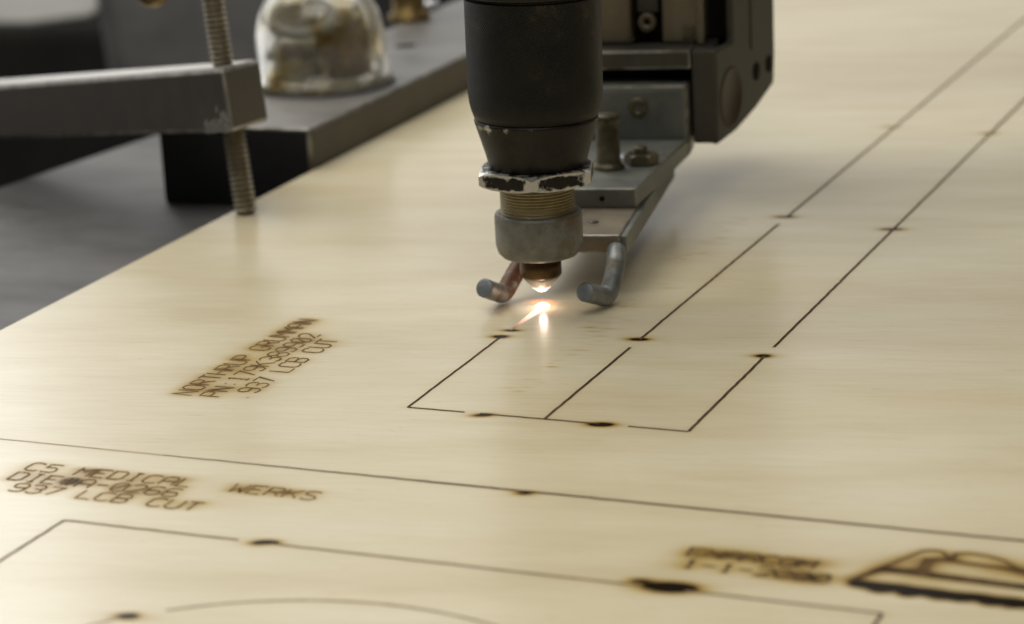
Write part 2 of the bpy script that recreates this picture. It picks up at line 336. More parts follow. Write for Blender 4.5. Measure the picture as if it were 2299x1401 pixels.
def strip(mb_, pts, w, z=0.06):              # flat burnt line on the sheet; w number or (start, end)
    pts = [np.array(p[:2], float) for p in pts]; n = len(pts); w0, w1 = w if hasattr(w, '__len__') else (w, w)
    L_, R_ = [], []
    for i, p in enumerate(pts):
        t = pts[min(i+1, n-1)]-pts[max(i-1, 0)]; t /= np.linalg.norm(t)+1e-9; q = np.array([-t[1], t[0]]); ww = w0+(w1-w0)*i/max(n-1, 1)
        # keep mitres full width
        if 0 < i < n-1:
            a = pts[i]-pts[i-1]; a /= np.linalg.norm(a)+1e-9; k = 1/max(.45, abs(q@np.array([-a[1], a[0]])))
        else: k = 1
        L_.append((*(p+q*ww/2*k), z)); R_.append((*(p-q*ww/2*k), z))
    mb_.add(L_+R_, [(n+i, n+i+1, i+1, i) for i in range(n-1)])
def wobble(a, b, amp=.05, step=2.0):
    a = np.array(a[:2], float); b = np.array(b[:2], float); n = max(2, int(np.linalg.norm(b-a)/step)); t = (b-a)/np.linalg.norm(b-a); q = np.array([-t[1], t[0]])
    return [a+(b-a)*i/n+q*rng.normal(0, amp) for i in range(n+1)]
def cut(segs, w=.75, mat='kerf', label=None, halo=.03):
    m_ = MB()
    for s_ in segs:
        a, b = s_[0], s_[1]; ww = s_[2] if len(s_) > 2 else w
        pts = wobble(a, b); strip(m_, pts, ww)
        for p in pts[::1]: stain(p[0], p[1], halo, 1.6, 1.0)
    o = m_.build('cut_line', M[mat], sheet)
    if label: o['label'] = label
    return o
pp = lambda x, y: P(x, y)[:2]
YL = -90.4
cut([((1, YL), pp(1122, 758))], label='short burnt line from the corner towards the spark')
cut([((1, YL), (pp(1040, 928)[0], YL)), ((pp(1075, 931)[0], YL), (pp(1345, 953)[0], YL)), ((pp(1408, 959)[0], YL), (73.2, YL))], .8, label='crosswise burnt line with two gaps')
cut([((37, YL), (37, pp(1415, 780)[1])), ((37, pp(1437, 762)[1]), (37, pp(1744, 503)[1])), ((37, pp(1766, 487)[1]), (37, 285)), ((37, 286), (37, 900), 1.0)], .85, label='middle long burnt line')
cut([((73.2, YL), (73.2, pp(1715, 800)[1])), ((73.2, pp(1738, 780)[1]), (73.2, pp(2005, 515)[1])), ((73.2, pp(2008, 513)[1]), (73.2, pp(2222, 300)[1])), ((73.2, pp(2224, 298)[1]), (73.2, 900), 1.1)], .85, label='rightmost long burnt line')
cut([((-40, -137.4), (25, -137.4), (.35, .8)), ((25, -137.4), (600, -137.4), .95)], label='long burnt line across the whole sheet', halo=.03)
cut([((-200, -137.4), (-40, -137.4), .35)], mat='kerf_soft', label='faint start of the crosswise line', halo=.02)
y3 = -180.7
cut([((-39.2, y3), (pp(535, 1213)[0], y3)), ((pp(612, 1219)[0], y3), (pp(1440, 1309)[0], y3), .7), ((pp(1540, 1324)[0], y3), (142, y3))], .75, 'kerf_mid', label='front burnt line of the nearest outline')
cut([((-39.2, y3), (-39.2, -420))], .8, 'kerf_mid', label='left side of the nearest outline', halo=.02)
cut([((142, y3), (142, -420))], .9, 'kerf_mid', label='right side of the nearest outline', halo=.02)
m_ = MB(); cc = np.array([52.0, -273.6]); r_ = 70.4
def arcpts(a0, a1): return [cc+r_*np.array([math.cos(math.radians(a)), math.sin(math.radians(a))]) for a in np.arange(a0, a1, -1.0)]
strip(m_, arcpts(128, -60), .8); strip(m_, arcpts(240, 135), .8)
m_.build('cut_line', M['kerf_soft'], sheet)['label'] = 'curved burnt line at the front edge of the photo'

# single-stroke letters, 4 wide x 6 high
A_ = {'C': [[(4, 5.2), (3, 6), (1, 6), (0, 5), (0, 1), (1, 0), (3, 0), (4, .8)]], '5': [[(4, 6), (.4, 6), (.2, 3.5), (3, 3.6), (4, 2.6), (4, 1), (3, 0), (0, 0.1)]],
 'M': [[(0, 0), (0, 6), (2, 3), (4, 6), (4, 0)]], 'E': [[(4, 6), (0, 6), (0, 0), (4, 0)], [(0, 3.1), (3, 3.1)]], 'D': [[(0, 0), (0, 6), (3, 6), (4, 5), (4, 1), (3, 0), (0, 0)]],
 'I': [[(2, 0), (2, 6)], [(1, 6), (3, 6)], [(1, 0), (3, 0)]], 'A': [[(0, 0), (0, 4.8), (1, 6), (3, 6), (4, 4.8), (4, 0)], [(0, 2.6), (4, 2.6)]], 'L': [[(0, 6), (0, 0), (4, 0)]],
 'W': [[(0, 6), (.6, 0), (2, 3.4), (3.4, 0), (4, 6)]], 'R': [[(0, 0), (0, 6), (3, 6), (4, 5.2), (4, 3.8), (3, 3), (0, 3)], [(2, 3), (4, 0)]], 'K': [[(0, 0), (0, 6)], [(4, 6), (0, 2.6)], [(1.4, 3.6), (4, 0)]],
 'S': [[(4, 5.4), (3, 6), (1, 6), (0, 5), (.4, 3.6), (3.4, 2.6), (4, 1.2), (3, 0), (1, 0), (0, .7)]], '#': [[(1.2, 0), (1.4, 6)], [(2.8, 0), (3, 6)], [(0, 2), (4, 2)], [(0, 4), (4, 4)]],
 '-': [[(.4, 3), (3.6, 3)]], '0': [[(1, 0), (3, 0), (4, 1.2), (4, 4.8), (3, 6), (1, 6), (0, 4.8), (0, 1.2), (1, 0)], [(.4, .8), (3.6, 5.2)]], 'O': [[(1, 0), (3, 0), (4, 1.2), (4, 4.8), (3, 6), (1, 6), (0, 4.8), (0, 1.2), (1, 0)]],
 '2': [[(0, 5), (1, 6), (3, 6), (4, 5), (4, 3.8), (0, 0), (4, 0)]], '6': [[(4, 5.4), (3, 6), (1, 6), (0, 4.8), (0, 1), (1, 0), (3, 0), (4, 1), (4, 2.4), (3, 3.3), (0, 3)]],
 '9': [[(0, .5), (1, 0), (3, 0), (4, 1.2), (4, 5), (3, 6), (1, 6), (0, 5), (0, 3.6), (1, 2.8), (4, 3)]], '3': [[(0, 5.4), (1, 6), (3, 6), (4, 5), (4, 3.8), (3, 3.1), (1.4, 3.1)], [(3, 3.1), (4, 2.2), (4, 1), (3, 0), (1, 0), (0, .6)]],
 '7': [[(0, 6), (4, 6), (1.4, 0)]], '8': [[(1, 3.1), (0, 4), (0, 5.2), (1, 6), (3, 6), (4, 5.2), (4, 4), (3, 3.1), (1, 3.1), (0, 2.2), (0, .9), (1, 0), (3, 0), (4, .9), (4, 2.2), (3, 3.1)]],
 'B': [[(0, 0), (0, 6), (3, 6), (4, 5.2), (4, 3.9), (3, 3.1), (0, 3.1)], [(3, 3.1), (4, 2.3), (4, .9), (3, 0), (0, 0)]], 'U': [[(0, 6), (0, 1), (1, 0), (3, 0), (4, 1), (4, 6)]], 'T': [[(0, 6), (4, 6)], [(2, 6), (2, 0)]],
 'N': [[(0, 0), (0, 6), (4, 0), (4, 6)]], 'H': [[(0, 0), (0, 6)], [(4, 0), (4, 6)], [(0, 3), (4, 3)]], 'P': [[(0, 0), (0, 6), (3, 6), (4, 5.2), (4, 3.6), (3, 2.9), (0, 2.9)]], 'G': [[(4, 5.2), (3, 6), (1, 6), (0, 5), (0, 1), (1, 0), (3, 0), (4, 1), (4, 2.8), (2.4, 2.8)]],
 '1': [[(1, 5), (2, 6), (2, 0)], [(1, 0), (3, 0)]], '.': [[(.4, 0), (.7, 0.3)]], ':': [[(1.8, 1.2), (2.0, 1.6)], [(1.8, 4), (2.0, 4.4)]], ' ': []}
def write(lines, org, right, up, adv, hgt, wid, mat='burnt', sw=.5, amp=.085, su=1.5, sv=.8, label=None, name='engraved_text'):
    """lines: (text, offset_right, offset_up of the baseline)"""
    m_ = MB(); org, right, up = [np.array(x, float) for x in (org, right, up)]
    k = 0
    for txt, ox, oy in lines:
        for i, ch in enumerate(txt):
            hot = rng.uniform(.7, 1.25)
            for st in A_[ch]:
                pts = [org+right*(ox+i*adv+x/4*wid)+up*(oy+y/6*hgt) for x, y in st]
                k += 1; strip(m_, pts, sw, .06+.004*(k % 9))
                for a, b in zip(pts[:-1], pts[1:]):
                    n = max(1, int(np.linalg.norm(b-a)/.7))
                    for j in range(n):
                        q = a+(b-a)*(j+.5)/n; stain(q[0], q[1], amp*hot, su, sv)
                        if rng.random() < .3: stain(q[0]+rng.normal(0, .8), q[1]+rng.normal(0, .5), amp*.6, su*2.2, sv*1.8)
    o = m_.build(name, M[mat], sheet)
    if label: o['label'] = label
    return o
X1 = (1, 0); Y1 = (0, 1)
write([('NORTHRUP GRUMMAN', 0, 0), ('PN:179K389902', .6, -7.6), ('.937 LCB CUT', 1.5, -15.2)], (-56.9, -95.5), Y1, (-1, 0), 4.38, 5.6, 3.4, sw=.5, amp=.036, su=1.4, sv=1.1, label='three scorched lines of lettering running away from the camera')
write([('C5 MEDICAL  WERKS', 0, 0), ('DIE#A-0266', 0, -6.6), ('.937 LCB CUT', 0, -13.0)], (-67.2, -155.0), X1, Y1, 4.5, 5.0, 3.45, sw=.5, amp=.045, label='three scorched lines of lettering left of the front')
write([('ENARCOM', 0, 0), ('1-1-2000', .8, -6.4)], (97.2, -163.2), X1, Y1, 3.85, 4.4, 3.2, 'burnt_dark', .55, .036, 1.6, .9, label='two dark scorched lines beside the emblem')
x_, y_ = -67.2+3.4*4.5, -159.0
for _ in range(8): stain(x_+rng.normal(0, 1), y_+rng.normal(0, .9), .12, 1.5, 1.1)
# emblem: stepped wedge outline over a ragged dark band
m_ = MB()
em = [([(131.9, -167.0), (134.5, -161.8), (137, -157.5), (139.6, -152.5), (142.2, -147.8), (144.5, -147.0), (146.0, -147.4), (147.4, -149.6), (148.5, -151.6), (148.8, -147.4), (151, -146.7), (155, -147.2), (158.5, -148.8), (161, -151), (163.5, -154.4), (170, -158)], .7),
      ([(137.3, -159.3), (143.8, -159.0), (143.7, -151.8), (146, -151.4), (150, -152.0), (158, -152.6), (170, -153.4)], 1.1),
      ([(145.2, -158.6), (145.2, -152.0)], .6), ([(137.3, -159.3), (152, -160.2), (170, -161.2)], 2.8), ([(131.9, -167.0), (137.3, -159.3)], .9)]
for i, (pts, w_) in enumerate(em):
    strip(m_, pts, w_, .07+.004*i)
    for a, b in zip(pts[:-1], pts[1:]):
        a, b = np.array(a), np.array(b); n = max(1, int(np.linalg.norm(b-a)/.7))
        for j in range(n):
            q = a+(b-a)*(j+.5)/n; stain(q[0], q[1], .06, 1.6, 1.1)
m_.build('engraved_emblem', M['burnt_dark'], sheet)['label'] = 'scorched wedge shaped emblem over a ragged dark band'
for x in np.arange(133.5, 172, .8): stain(x, -168.0-.02*(x-133)+rng.normal(0, .25), .6, 1.3, 1.15)
for x in np.arange(138.5, 172, 5.4):
    for _ in range(5): stain(x+rng.normal(0, .8), -170.3+rng.normal(0, .5), .34, 1.2, .8)
for _ in range(26): stain(132+rng.random()*36, -148-rng.random()*20, .05, 5, 3)
for _ in range(30): stain(96+rng.random()*32, -158-rng.random()*12, .045, 4, 2)
for _ in range(30): stain(-68+rng.random()*60, -151-rng.random()*15, .03, 5, 3)
for _ in range(34):
    stain(-64+rng.random()*24, -95+rng.random()*70, .03, 5, 3)
# pierce marks where the beam dwelt at each gap
def node(px, py, a=.8, k=1.0, tail=0):
    x, y = pp(px, py)
    stain(x, y, a*1.25, 1.45*k*rng.uniform(.8, 1.25), .85*k*rng.uniform(.85, 1.2)); stain(x+rng.normal(0, .6), y+rng.normal(0, .3), a*.22, 3.6*k, 1.6*k); stain(x-1.6*k, y-.2, a*.3, 1.5*k, .8*k)
    if tail: stain(x+tail*3.5, y, a*.35, 3*k, 1.4*k)
for a in [(1437, 762, 1.0, 1.1), (1766, 487, .85, 1.25), (1715, 799, 1.0, 1.0), (2005, 515, .8, 1.3), (2222, 300, .5, 1.3), (2000, 285, .35, 1.4), (2195, 130, .3, 1.6), (1125, 756, .95, 1.0), (1150, 742, .7, .9),
          (1092, 931, .95, .8), (1075, 934, .4, .9), (1348, 953, 1.15, .95), (1362, 953, .5, .9), (605, 1217, 1.1, .8), (580, 1220, .45, .9), (1440, 1304, .6, .9), (1505, 1319, 2.0, 1.35), (1528, 1320, 1.4, 1.1), (1490, 1316, .9, 1.0), (290, 1383, 1.2, 1.0), (1183, 1107, .3, .9), (1175, 1108, .3, .8)]:
    node(*a)
# resin flecks thrown along the track of the last pass
for _ in range(60):
    t = rng.random(); x, y = 23+rng.normal(0, 2.6), -75+t*190
    stain(x, y, .06+.13*rng.random(), .7+rng.random()*1.6, .3+rng.random()*.3)
# large faint brown clouds right of the nozzle
for px, py, a, su, sv in ((1690, 450, .045, 14, 10), (1950, 420, .03, 40, 12), (1750, 640, .05, 18, 16), (2050, 900, .07, 22, 9), (1500, 560, .06, 10, 18)):
    x, y = pp(px, py); stain(x, y, a, su, sv)
BURN = np.clip(BURN, 0, 1.1)
ny, nx = XX.shape
ed = edge_x(YY); WX = np.where(XX < -92, ed+(XX-(-160))*(-92-ed)/(68.0), XX)
verts = np.zeros((ny*nx, 3)); verts[:, 0] = WX.ravel()*S; verts[:, 1] = YY.ravel()*S; verts[:, 2] = 0
ii = (np.arange(ny-1)[:, None]*nx+np.arange(nx-1)[None, :]).ravel()
faces = np.stack([ii, ii+1, ii+1+nx, ii+nx], 1)
me = bpy.data.meshes.new('top_veneer'); me.vertices.add(ny*nx); me.vertices.foreach_set('co', verts.ravel())
me.loops.add(faces.size); me.loops.foreach_set('vertex_index', faces.ravel().astype(np.int32))
me.polygons.add(len(faces)); me.polygons.foreach_set('loop_start', np.arange(0, faces.size, 4, dtype=np.int32)); me.polygons.foreach_set('loop_total', np.full(len(faces), 4, dtype=np.int32))
me.update(calc_edges=True)
at = me.attributes.new('burn', 'FLOAT', 'POINT'); at.data.foreach_set('value', BURN.ravel().astype(np.float32))
link('top_veneer', me, M['wood'], sheet)
cr = [(edge_x(ys[0])+.02, ys[0]), (xs[-1], ys[0]), (xs[-1], ys[-1]), (edge_x(ys[-1])+.02, ys[-1])]
MB().prism([(x, y, TZ+.02) for x, y in cr], (0, 0, -TZ-.1)).build('ply_core', M['ply_edge'], sheet)

# ------------------------------------------------------------------ laser head
head = thing('laser_cutter_nozzle', (0, 0, 5), 'black knurled laser nozzle pointing down at the glowing spark', 'laser nozzle')
HA = Z+U*.0135
body = MB().lathe([(14.0, 54.2), (16.9, 54.5), (17.6, 56.6), (18.1, 58.8), (18.35, 61.5), (18.45, 87.0)], (0, 0, 0), HA, n=96).build('sleeve', M['body'], head)
MB().lathe([(17.8, 87.0), (17.9, 87.3), (17.9, 87.7), (18.5, 88.0), (18.7, 88.6), (18.7, 118), (15, 119), (15, 300), (1, 300)], (0, 0, 0), HA, n=96).build('upper_ring', M['black'], head)
set_attr(bpy.data.objects['upper_ring'], 'wear', lambda c: -.45)
cone = MB(); cone.lathe([(12.0, 40.0), (13.0, 40.3), (13.5, 41.4), (14.1, 44), (14.7, 46), (15.3, 48), (15.9, 50), (16.2, 51), (16.5, 52), (16.8, 53), (16.98, 53.6), (16.85, 54.2), (14, 54.4)], (0, 0, 0), HA, n=160)
cone = cone.build('taper', M['black'], head)
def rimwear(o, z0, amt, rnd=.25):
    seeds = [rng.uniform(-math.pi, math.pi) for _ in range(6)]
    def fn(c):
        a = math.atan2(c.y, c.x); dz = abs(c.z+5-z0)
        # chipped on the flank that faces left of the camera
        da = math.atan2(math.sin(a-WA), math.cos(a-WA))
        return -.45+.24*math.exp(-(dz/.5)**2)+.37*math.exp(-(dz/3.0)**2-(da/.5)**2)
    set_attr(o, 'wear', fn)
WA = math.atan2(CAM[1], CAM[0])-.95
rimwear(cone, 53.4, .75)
# subdivided wear is also wanted on the left lower flank of the sleeve edge
# hex nut: chamfered hexagon, bare metal along its worn edges
def hexnut(c, R, h, ang, mat, parent, name='hex_nut', hole=None, wear=True, cham=.9):
    mb_ = MB(); c = np.array(c, float); n = 12
    def ringpt(k, sub, rad, z):
        a0 = math.radians(ang+60*k); a1 = math.radians(ang+60*(k+1))
        p = np.array([math.cos(a0), math.sin(a0)])*(1-sub)+np.array([math.cos(a1), math.sin(a1)])*sub
        return p*R
    vs = []; rows = []
    flat = R*math.cos(math.pi/6)
    zs = [0, .12*h, .3*h, .5*h, .7*h, .88*h, h]
    def rows_at(zf, inset):
        out = []
        for k in range(6):
            for j in range(n):
                p = ringpt(k, j/n, R, 0); d = np.linalg.norm(p); ex = max(0.0, (d-flat)/(R-flat))   # 1 at corners
                out.append((p, d, ex))
        return out
    base = rows_at(0, 0); m = len(base)
    grid = []
    lim = flat*1.0
    grid.append([(p/d*(min(d, flat)-.4), 0) for p, d, ex in base])
    for t in (0, .2, .4, .6, .8, 1):
        grid.append([(p, (1-t)*(ex**1.6*cham*h/4)+t*(h-ex**1.6*cham*h/4)) for p, d, ex in base])
    grid.append([(p/d*(min(d, flat)-.4), h) for p, d, ex in base])
    inner = hole or 1.0
    grid.append([(p/d*inner, h) for p, d, ex in base]); grid.insert(0, [(p/d*inner, 0) for p, d, ex in base])
    for g in grid:
        for p, z in g: vs.append((c[0]+p[0], c[1]+p[1], c[2]+z))
    fs = [(i*m+k, i*m+(k+1) % m, (i+1)*m+(k+1) % m, (i+1)*m+k) for i in range(len(grid)-1) for k in range(m)]
    mb_.add(vs, fs); o = mb_.build(name, mat, parent)
    if wear:
        lc = Vector(c*S)-parent_world(parent)
        def fn(co):
            q = co-lc/S; d = math.hypot(q.x, q.y); ex = max(0, min(1, (d-flat)/(R-flat))); tz = min(q.z, h-q.z)/(h/2)
            if d < flat-.2: return -.12
            return -.42+.75*max(ex**1.5*1.3, 1-min(1, tz*1.7))
        set_attr(o, 'wear', fn)
    return o
# camera azimuth seen from the axis
caz = math.degrees(math.atan2(CAM[1], CAM[0]))
hexnut((.2, 0, 36.1), 17.5, 4.5, caz-5, M['nut'], head, 'lock_nut', 12)
MB().lathe([(10.3, 24)]+[(10.35-(.28 if i % 2 else 0), 24.5+i*.42) for i in range(28)]+[(10.3, 37)], (0, 0, 0), n=72, smooth=False).build('threaded_neck', M['neck'], head)
MB().lathe([(4, 15.0), (9.0, 15.0), (10.4, 15.4), (11.5, 16.6), (12.0, 18.4), (12.1, 20), (12.1, 26.6), (11.8, 27.5), (11.0, 27.9), (8, 27.9)], (0, 0, 0), n=96).build('collar', M['collar'], head)
MB().lathe([(3, 9.2), (5.4, 9.2), (5.8, 9.7), (5.8, 15.3), (3, 15.4)], (0, 0, 0), n=64).build('tip_holder', M['copper'], head)
MB().lathe([(.01, 4.9), (.9, 5.0), (1.5, 5.3), (3.1, 6.5), (4.9, 8.6), (5.2, 9.2), (3, 9.3)], (0, 0, 0), n=64).build('nozzle_cone', M['cone'], head)

# ------------------------------------------------------------------ follower foot bracket
fb = thing('follower_bracket', Q(18, 2, 0), 'grey green metal foot bracket with two bent rods touching the plywood behind the nozzle', 'bracket')
# lower bar and its faces
mbar = MB(); mbar.prism([Q(-7, 18, 10.9), Q(-7, 18, 16.1), Q(-7, 122, 16.1), Q(-7, 122, 10.9)], U*26.7)
mbar.build('foot_bar', M['foot_bar'], fb, bevel=.6, edge=M['edge'])
MB().prism([Q(19.72, 19, 10.2), Q(19.72, 19, 15.6), Q(19.9, 121, 15.6), Q(19.9, 121, 9.0)], U*1.6).build('side_strip', M['bracket'], fb, bevel=.3)
MB().lathe([(.01, 0), (1.6, 0), (1.6, .25), (.01, .3)], Q(9.5, 33, 16.05), n=24).build('set_screw', M['bolt'], fb)
# top plate, widening towards the back
MB().prism([Q(-9, 50.4, 16.12), Q(19.6, 50.4, 16.12), Q(26.3, 120, 16.12), Q(-9, 120, 16.12)], Z*5.8).build('top_plate', M['bracket'], fb, bevel=.5, edge=M['edge'])
MB().lathe([(.01, .0), (.8, .0), (.8, .2), (.01, .2)], Q(9.4, 50.3, 19), ax=-V, n=16).build('set_screw', M['recess'], fb)
MB().prism([Q(-9, 120, 16.2), Q(26.8, 120, 16.2), Q(26.8, 120, 39.6), Q(-9, 120, 39.6)], V*12).build('upright_plate', M['bracket'], fb, bevel=1.0, edge=M['edge'])
MB().mbox(-8, 24.6, 119.55, 119.95, 22.2, 37.6).build('face_plate', M['face'], fb, bevel=.5)
sc_ = MB().lathe([(3.3, -.2), (3.3, .6), (2.8, 1.0), (1.3, 1.0), (1.2, .1), (.01, .1)], Q(10.6, 120, 32.3), ax=-V, n=32).build('cap_screw', M['bolt'], fb)
MB().lathe([(.01, .12), (1.15, .14), (1.15, .5)], Q(10.6, 120, 32.3), ax=-V, n=6).build('hex_socket', M['recess'], sc_)
so = MB().lathe([(4.9, 21.9), (4.9, 22.9), (4.1, 23.4), (3.7, 24.5), (3.6, 34), (3.3, 34.6), (3.3, 35.2), (3.9, 35.6), (3.9, 38.4), (3.4, 38.8), (.01, 38.8)], Q(7.2, 77.8, 0), n=40).build('standoff', M['bolt'], fb)
bw = MB().lathe([(2, 0), (5.8, 0), (5.8, .9), (5.2, 1.1), (2, 1.1)], Q(14.0, 93, 21.95), n=40).build('washer', M['washer'], fb)
hexnut(Q(16.4, 84, 21.95), 5.4, 3.3, 15, M['bolt'], fb, 'hex_bolt', 1.0, wear=False)
MB().lathe([(2.2, 0), (2.2, 1.9), (1.8, 2.3), (.01, 2.3)], Q(16.2, 84, 25.2), n=24).build('bolt_end', M['bolt'], fb)
for side, mat in ((1, M['rod']), (-1, M['rod_rust'])):
    if side > 0: top = Q(18.0, 20, 12.0); mid0 = Q(19.3, 12, 10.4); mid = Q(19.0, 6.3, 6.2); bend = Q(17.9, 1.8, 3.0); end = Q(13.6, -8.2, 6.8)
    else: top = Q(-5.5, 20, 12.0); mid0 = Q(-7.4, 13, 10.2); mid = Q(-9.8, 8, 6.2); bend = Q(-11.7, 4.2, 3.0); end = Q(-15.0, -5.4, 7.0)
    e = bend+(end-bend)*.45-Z*.35
    path = smoothpath([top, mid0, mid, bend, e, end], 8)
    r = MB().tube(path, 2.65, 28, cap=False).build('bent_rod', mat, fb)
    if side < 0: r['label'] = 'rust stained bent rod'
    d = path[-1]-path[-2]; d /= np.linalg.norm(d)
    MB().lathe([(2.66, -.4), (2.5, .02), (2.2, .12), (.01, .14)], end, ax=d, n=28).build('rod_end', M['cap'], r)

# ------------------------------------------------------------------ machine carriage (grey column to the right)
car = thing('machine_carriage', Q(20, 150, 20), 'dark grey metal carriage column with rails standing behind the nozzle bracket', 'carriage')
A0 = np.array([35.7, 122.0]); sd = np.array([math.sin(math.radians(15)), math.cos(math.radians(15))])
nrm = U*sd[1]-V*sd[0]                       # normal of the slanted side panel
def SP(px, py): return hit(px, py, nrm, Q(A0[0], A0[1], 0))
pts = [SP(1612, 325), SP(1655, 292), SP(1700, 240), SP(1738, 186), SP(1740, 120), SP(1740, 0)]
far = pts[-1]; topz = 260.0
k1, k2 = SP(1612, 112), SP(1646, 93)
poly = pts[:-1]+[np.array([far[0], far[1], topz]), np.array([k2[0], k2[1], topz]), k2, np.array([pts[0][0], pts[0][1], k1[2]])]
MB().prism(poly, -nrm*2.6).build('side_panel', M['carriage'], car, bevel=.8)
fr = MB(); fr.mbox(27.8, 35.6, 122.2, 129.5, 19.9, 50.2); fr.build('front_post', M['carriage'], car, bevel=.7)
MB().mbox(-12, 27.6, 122, 137, 44.2, 50.4).build('cross_beam', M['carriage'], car, bevel=.8, edge=M['edge'])
MB().mbox(-12, 27.4, 133, 139, 20, 44).build('back_plate', M['recess'], car)
MB().mbox(27.9, 34, 129.6, 145, 19.9, 50).build('post_back', M['carriage'], car)
MB().mbox(-16, 7.0, 133, 150, 50.5, topz).build('guide_rail', M['rail'], car, bevel=1.2)
MB().mbox(17.2, 30.6, 133, 150, 50.5, topz).build('guide_rail', M['rail'], car, bevel=1.2)
MB().mbox(24.0, 27.5, 131.8, 133.2, 50.5, 56.5).build('rail_key', M['bolt'], car, bevel=.3)
MB().mbox(28.7, 30.9, 131.4, 132.9, 50.5, topz).build('cover_strip', M['rail'], car, bevel=.4)
MB().mbox(7.0, 17.2, 141, 152, 50.5, topz).build('slot_back', M['recess'], car)
MB().mbox(8.4, 15.6, 137.5, 141, 60, topz).build('slide_bar', M['carriage'], car, bevel=.5)
bt = MB().lathe([(3.0, 0), (3.0, 1.6), (2.6, 2.0), (1.1, 2.0), (1.0, .6), (.01, .6)], Q(11.9, 137.4, 57.2), ax=-V, n=32).build('cap_screw', M['rail'], car)
MB().lathe([(.01, .7), (1.0, .72), (1.0, 1.0)], Q(11.9, 137.4, 57.2), ax=-V, n=6).build('hex_socket', M['recess'], bt)
MB().mbox(30.6, 41.5, 146, 158, 50.5, topz).build('dark_slot', M['recess'], car)
MB().mbox(-16, 44, 152, 200, 45, topz).build('column_core', M['recess'], car)
c1 = SP(1642, 218); MB().lathe([(10.0, .02), (9.8, .22), (8.8, .24), (8.6, .05), (.01, .05)], c1, ax=nrm, n=48).build('bearing_cap', M['cap_brown'], car)
for px, py, r in ((1698, 160, 3.2), (1726, 143, 3.0)):
    MB().lathe([(r, -.1), (r, .12), (.01, .12)], SP(px, py), ax=nrm, n=24).build('bolt_hole', M['recess'], car)
# gantry beam above the sheet, out of the top of the photo, whose shade and reflection fall on the plywood
gb = MB().wbox(60, 1300, 230, 330, 118, 270).build('gantry_beam', M['carriage'], None, (600, 280, 118), bevel=3)
tag(gb, 'long dark grey gantry beam the carriage hangs from, above the plywood', 'gantry beam')

# ------------------------------------------------------------------ steel fence bar beside the sheet
q = P(698, 380); yb = q[1]
bar = thing('steel_bar', (-180, yb, TZ), 'thick flat steel bar lying on the table against the left edge of the plywood', 'steel bar')
def bx(y): return edge_x(y)-.6
yend = 1000
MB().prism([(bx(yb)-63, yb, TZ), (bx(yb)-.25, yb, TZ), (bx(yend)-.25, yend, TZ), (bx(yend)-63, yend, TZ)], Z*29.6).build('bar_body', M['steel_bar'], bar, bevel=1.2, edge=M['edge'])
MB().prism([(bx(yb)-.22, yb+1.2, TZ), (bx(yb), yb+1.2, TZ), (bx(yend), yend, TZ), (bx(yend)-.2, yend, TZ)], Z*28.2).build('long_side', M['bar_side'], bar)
MB().prism([(bx(yb)-62, yb-.3, TZ), (bx(yb)-1.6, yb-.3, TZ), (bx(yb)-1.6, yb-.02, TZ), (bx(yb)-62, yb-.02, TZ)], Z*28.6).build('shaded_end_face', M['bar_front'], bar)  # thin near-black sheet: the shade on the bar end put into colour
h_ = P(910, 103, 14.6); MB().lathe([(4.6, -.1), (4.6, .06), (.01, .06)], h_, n=32).build('bolt_hole', M['recess'], bar)

# ------------------------------------------------------------------ clamp arm and screw
Fo = P(553, 478, 0.3)
d = RC.T @ np.array([-2736-CX, -(392-CY), -F]); d /= np.linalg.norm(d)       # arm runs away to the left, slightly downhill
up = Z-d*(Z@d); up /= np.linalg.norm(up); wv = np.cross(up, d); wv /= np.linalg.norm(wv)
if wv @ (CAM-Fo) < 0: wv = -wv
fp = Fo+wv*9.0                                                              # front face plane
tr = hit(520, 153, wv, fp); brr = hit(522, 297, wv, fp)
ht = (tr-brr) @ up
clamp = thing('bar_clamp', Fo, 'dark steel clamp arm with a threaded screw pressing on the plywood corner edge', 'clamp')
cb = MB(); o_ = brr; L_ = 330
TK = 26.0
bk = hit(604, 272, wv, fp-wv*TK); off = (bk-o_)@d
bq = o_-wv*TK+d*off
cb.prism([o_, o_+d*L_, o_+d*L_-wv*TK, bq], up*ht); arm = cb.build('clamp_arm', M['clamp'], clamp, bevel=1.3, seg=3, edge=M['edge'])
tp = MB().prism([x+up*(ht+.02) for x in (o_+d*1.6-wv*1.3, o_+d*(L_-2)-wv*1.3, o_+d*(L_-2)-wv*(TK-1.3), bq+d*1.2+wv*1.3)], up*.25).build('lit_arm_top', M['bright'], arm)  # added sheet, the highlight on the arm top put into its bright colour
# flaking zinc residue at the lower corner of the arm
cr_ = MB()
for _ in range(260):
    a = abs(rng.normal(0, 1)); x = .8+rng.random()*17; y = .3+abs(rng.normal(0, 1.0))*3.2*(1-x/26); s_ = .5+rng.random()*.9
    c = o_+d*x+up*y+wv*.03; tt = up*math.cos(.4)+d*math.sin(.4)*rng.choice([-1, 1]); e = d
    cr_.add([c-e*s_*.4, c+tt*s_*1.8*rng.random()+e*.1, c+e*s_*.4, c-tt*s_*.6], [(0, 3, 2, 1)])
cr_.build('flaking_residue', M['pale'], arm)
def thread(r, h0, h1, pitch):
    n = int((h1-h0)/(pitch/2)); return [(.01, h0), (r*.8, h0)]+[(r-(pitch*.62 if i % 2 == 0 else 0), h0+.3+i*pitch/2) for i in range(n)]+[(r*.8, h1), (.01, h1)]
scr = MB().lathe(thread(4.0, 0.2, 120, 1.75), Fo, ax=up, n=40, smooth=False).build('clamp_screw', M['screw'], clamp)
tz = (hit(487, 20, wv, Fo)-Fo)@up
hb = Fo+up*(tz+16)
hb1 = hit(344, -22, wv, Fo+wv*2)
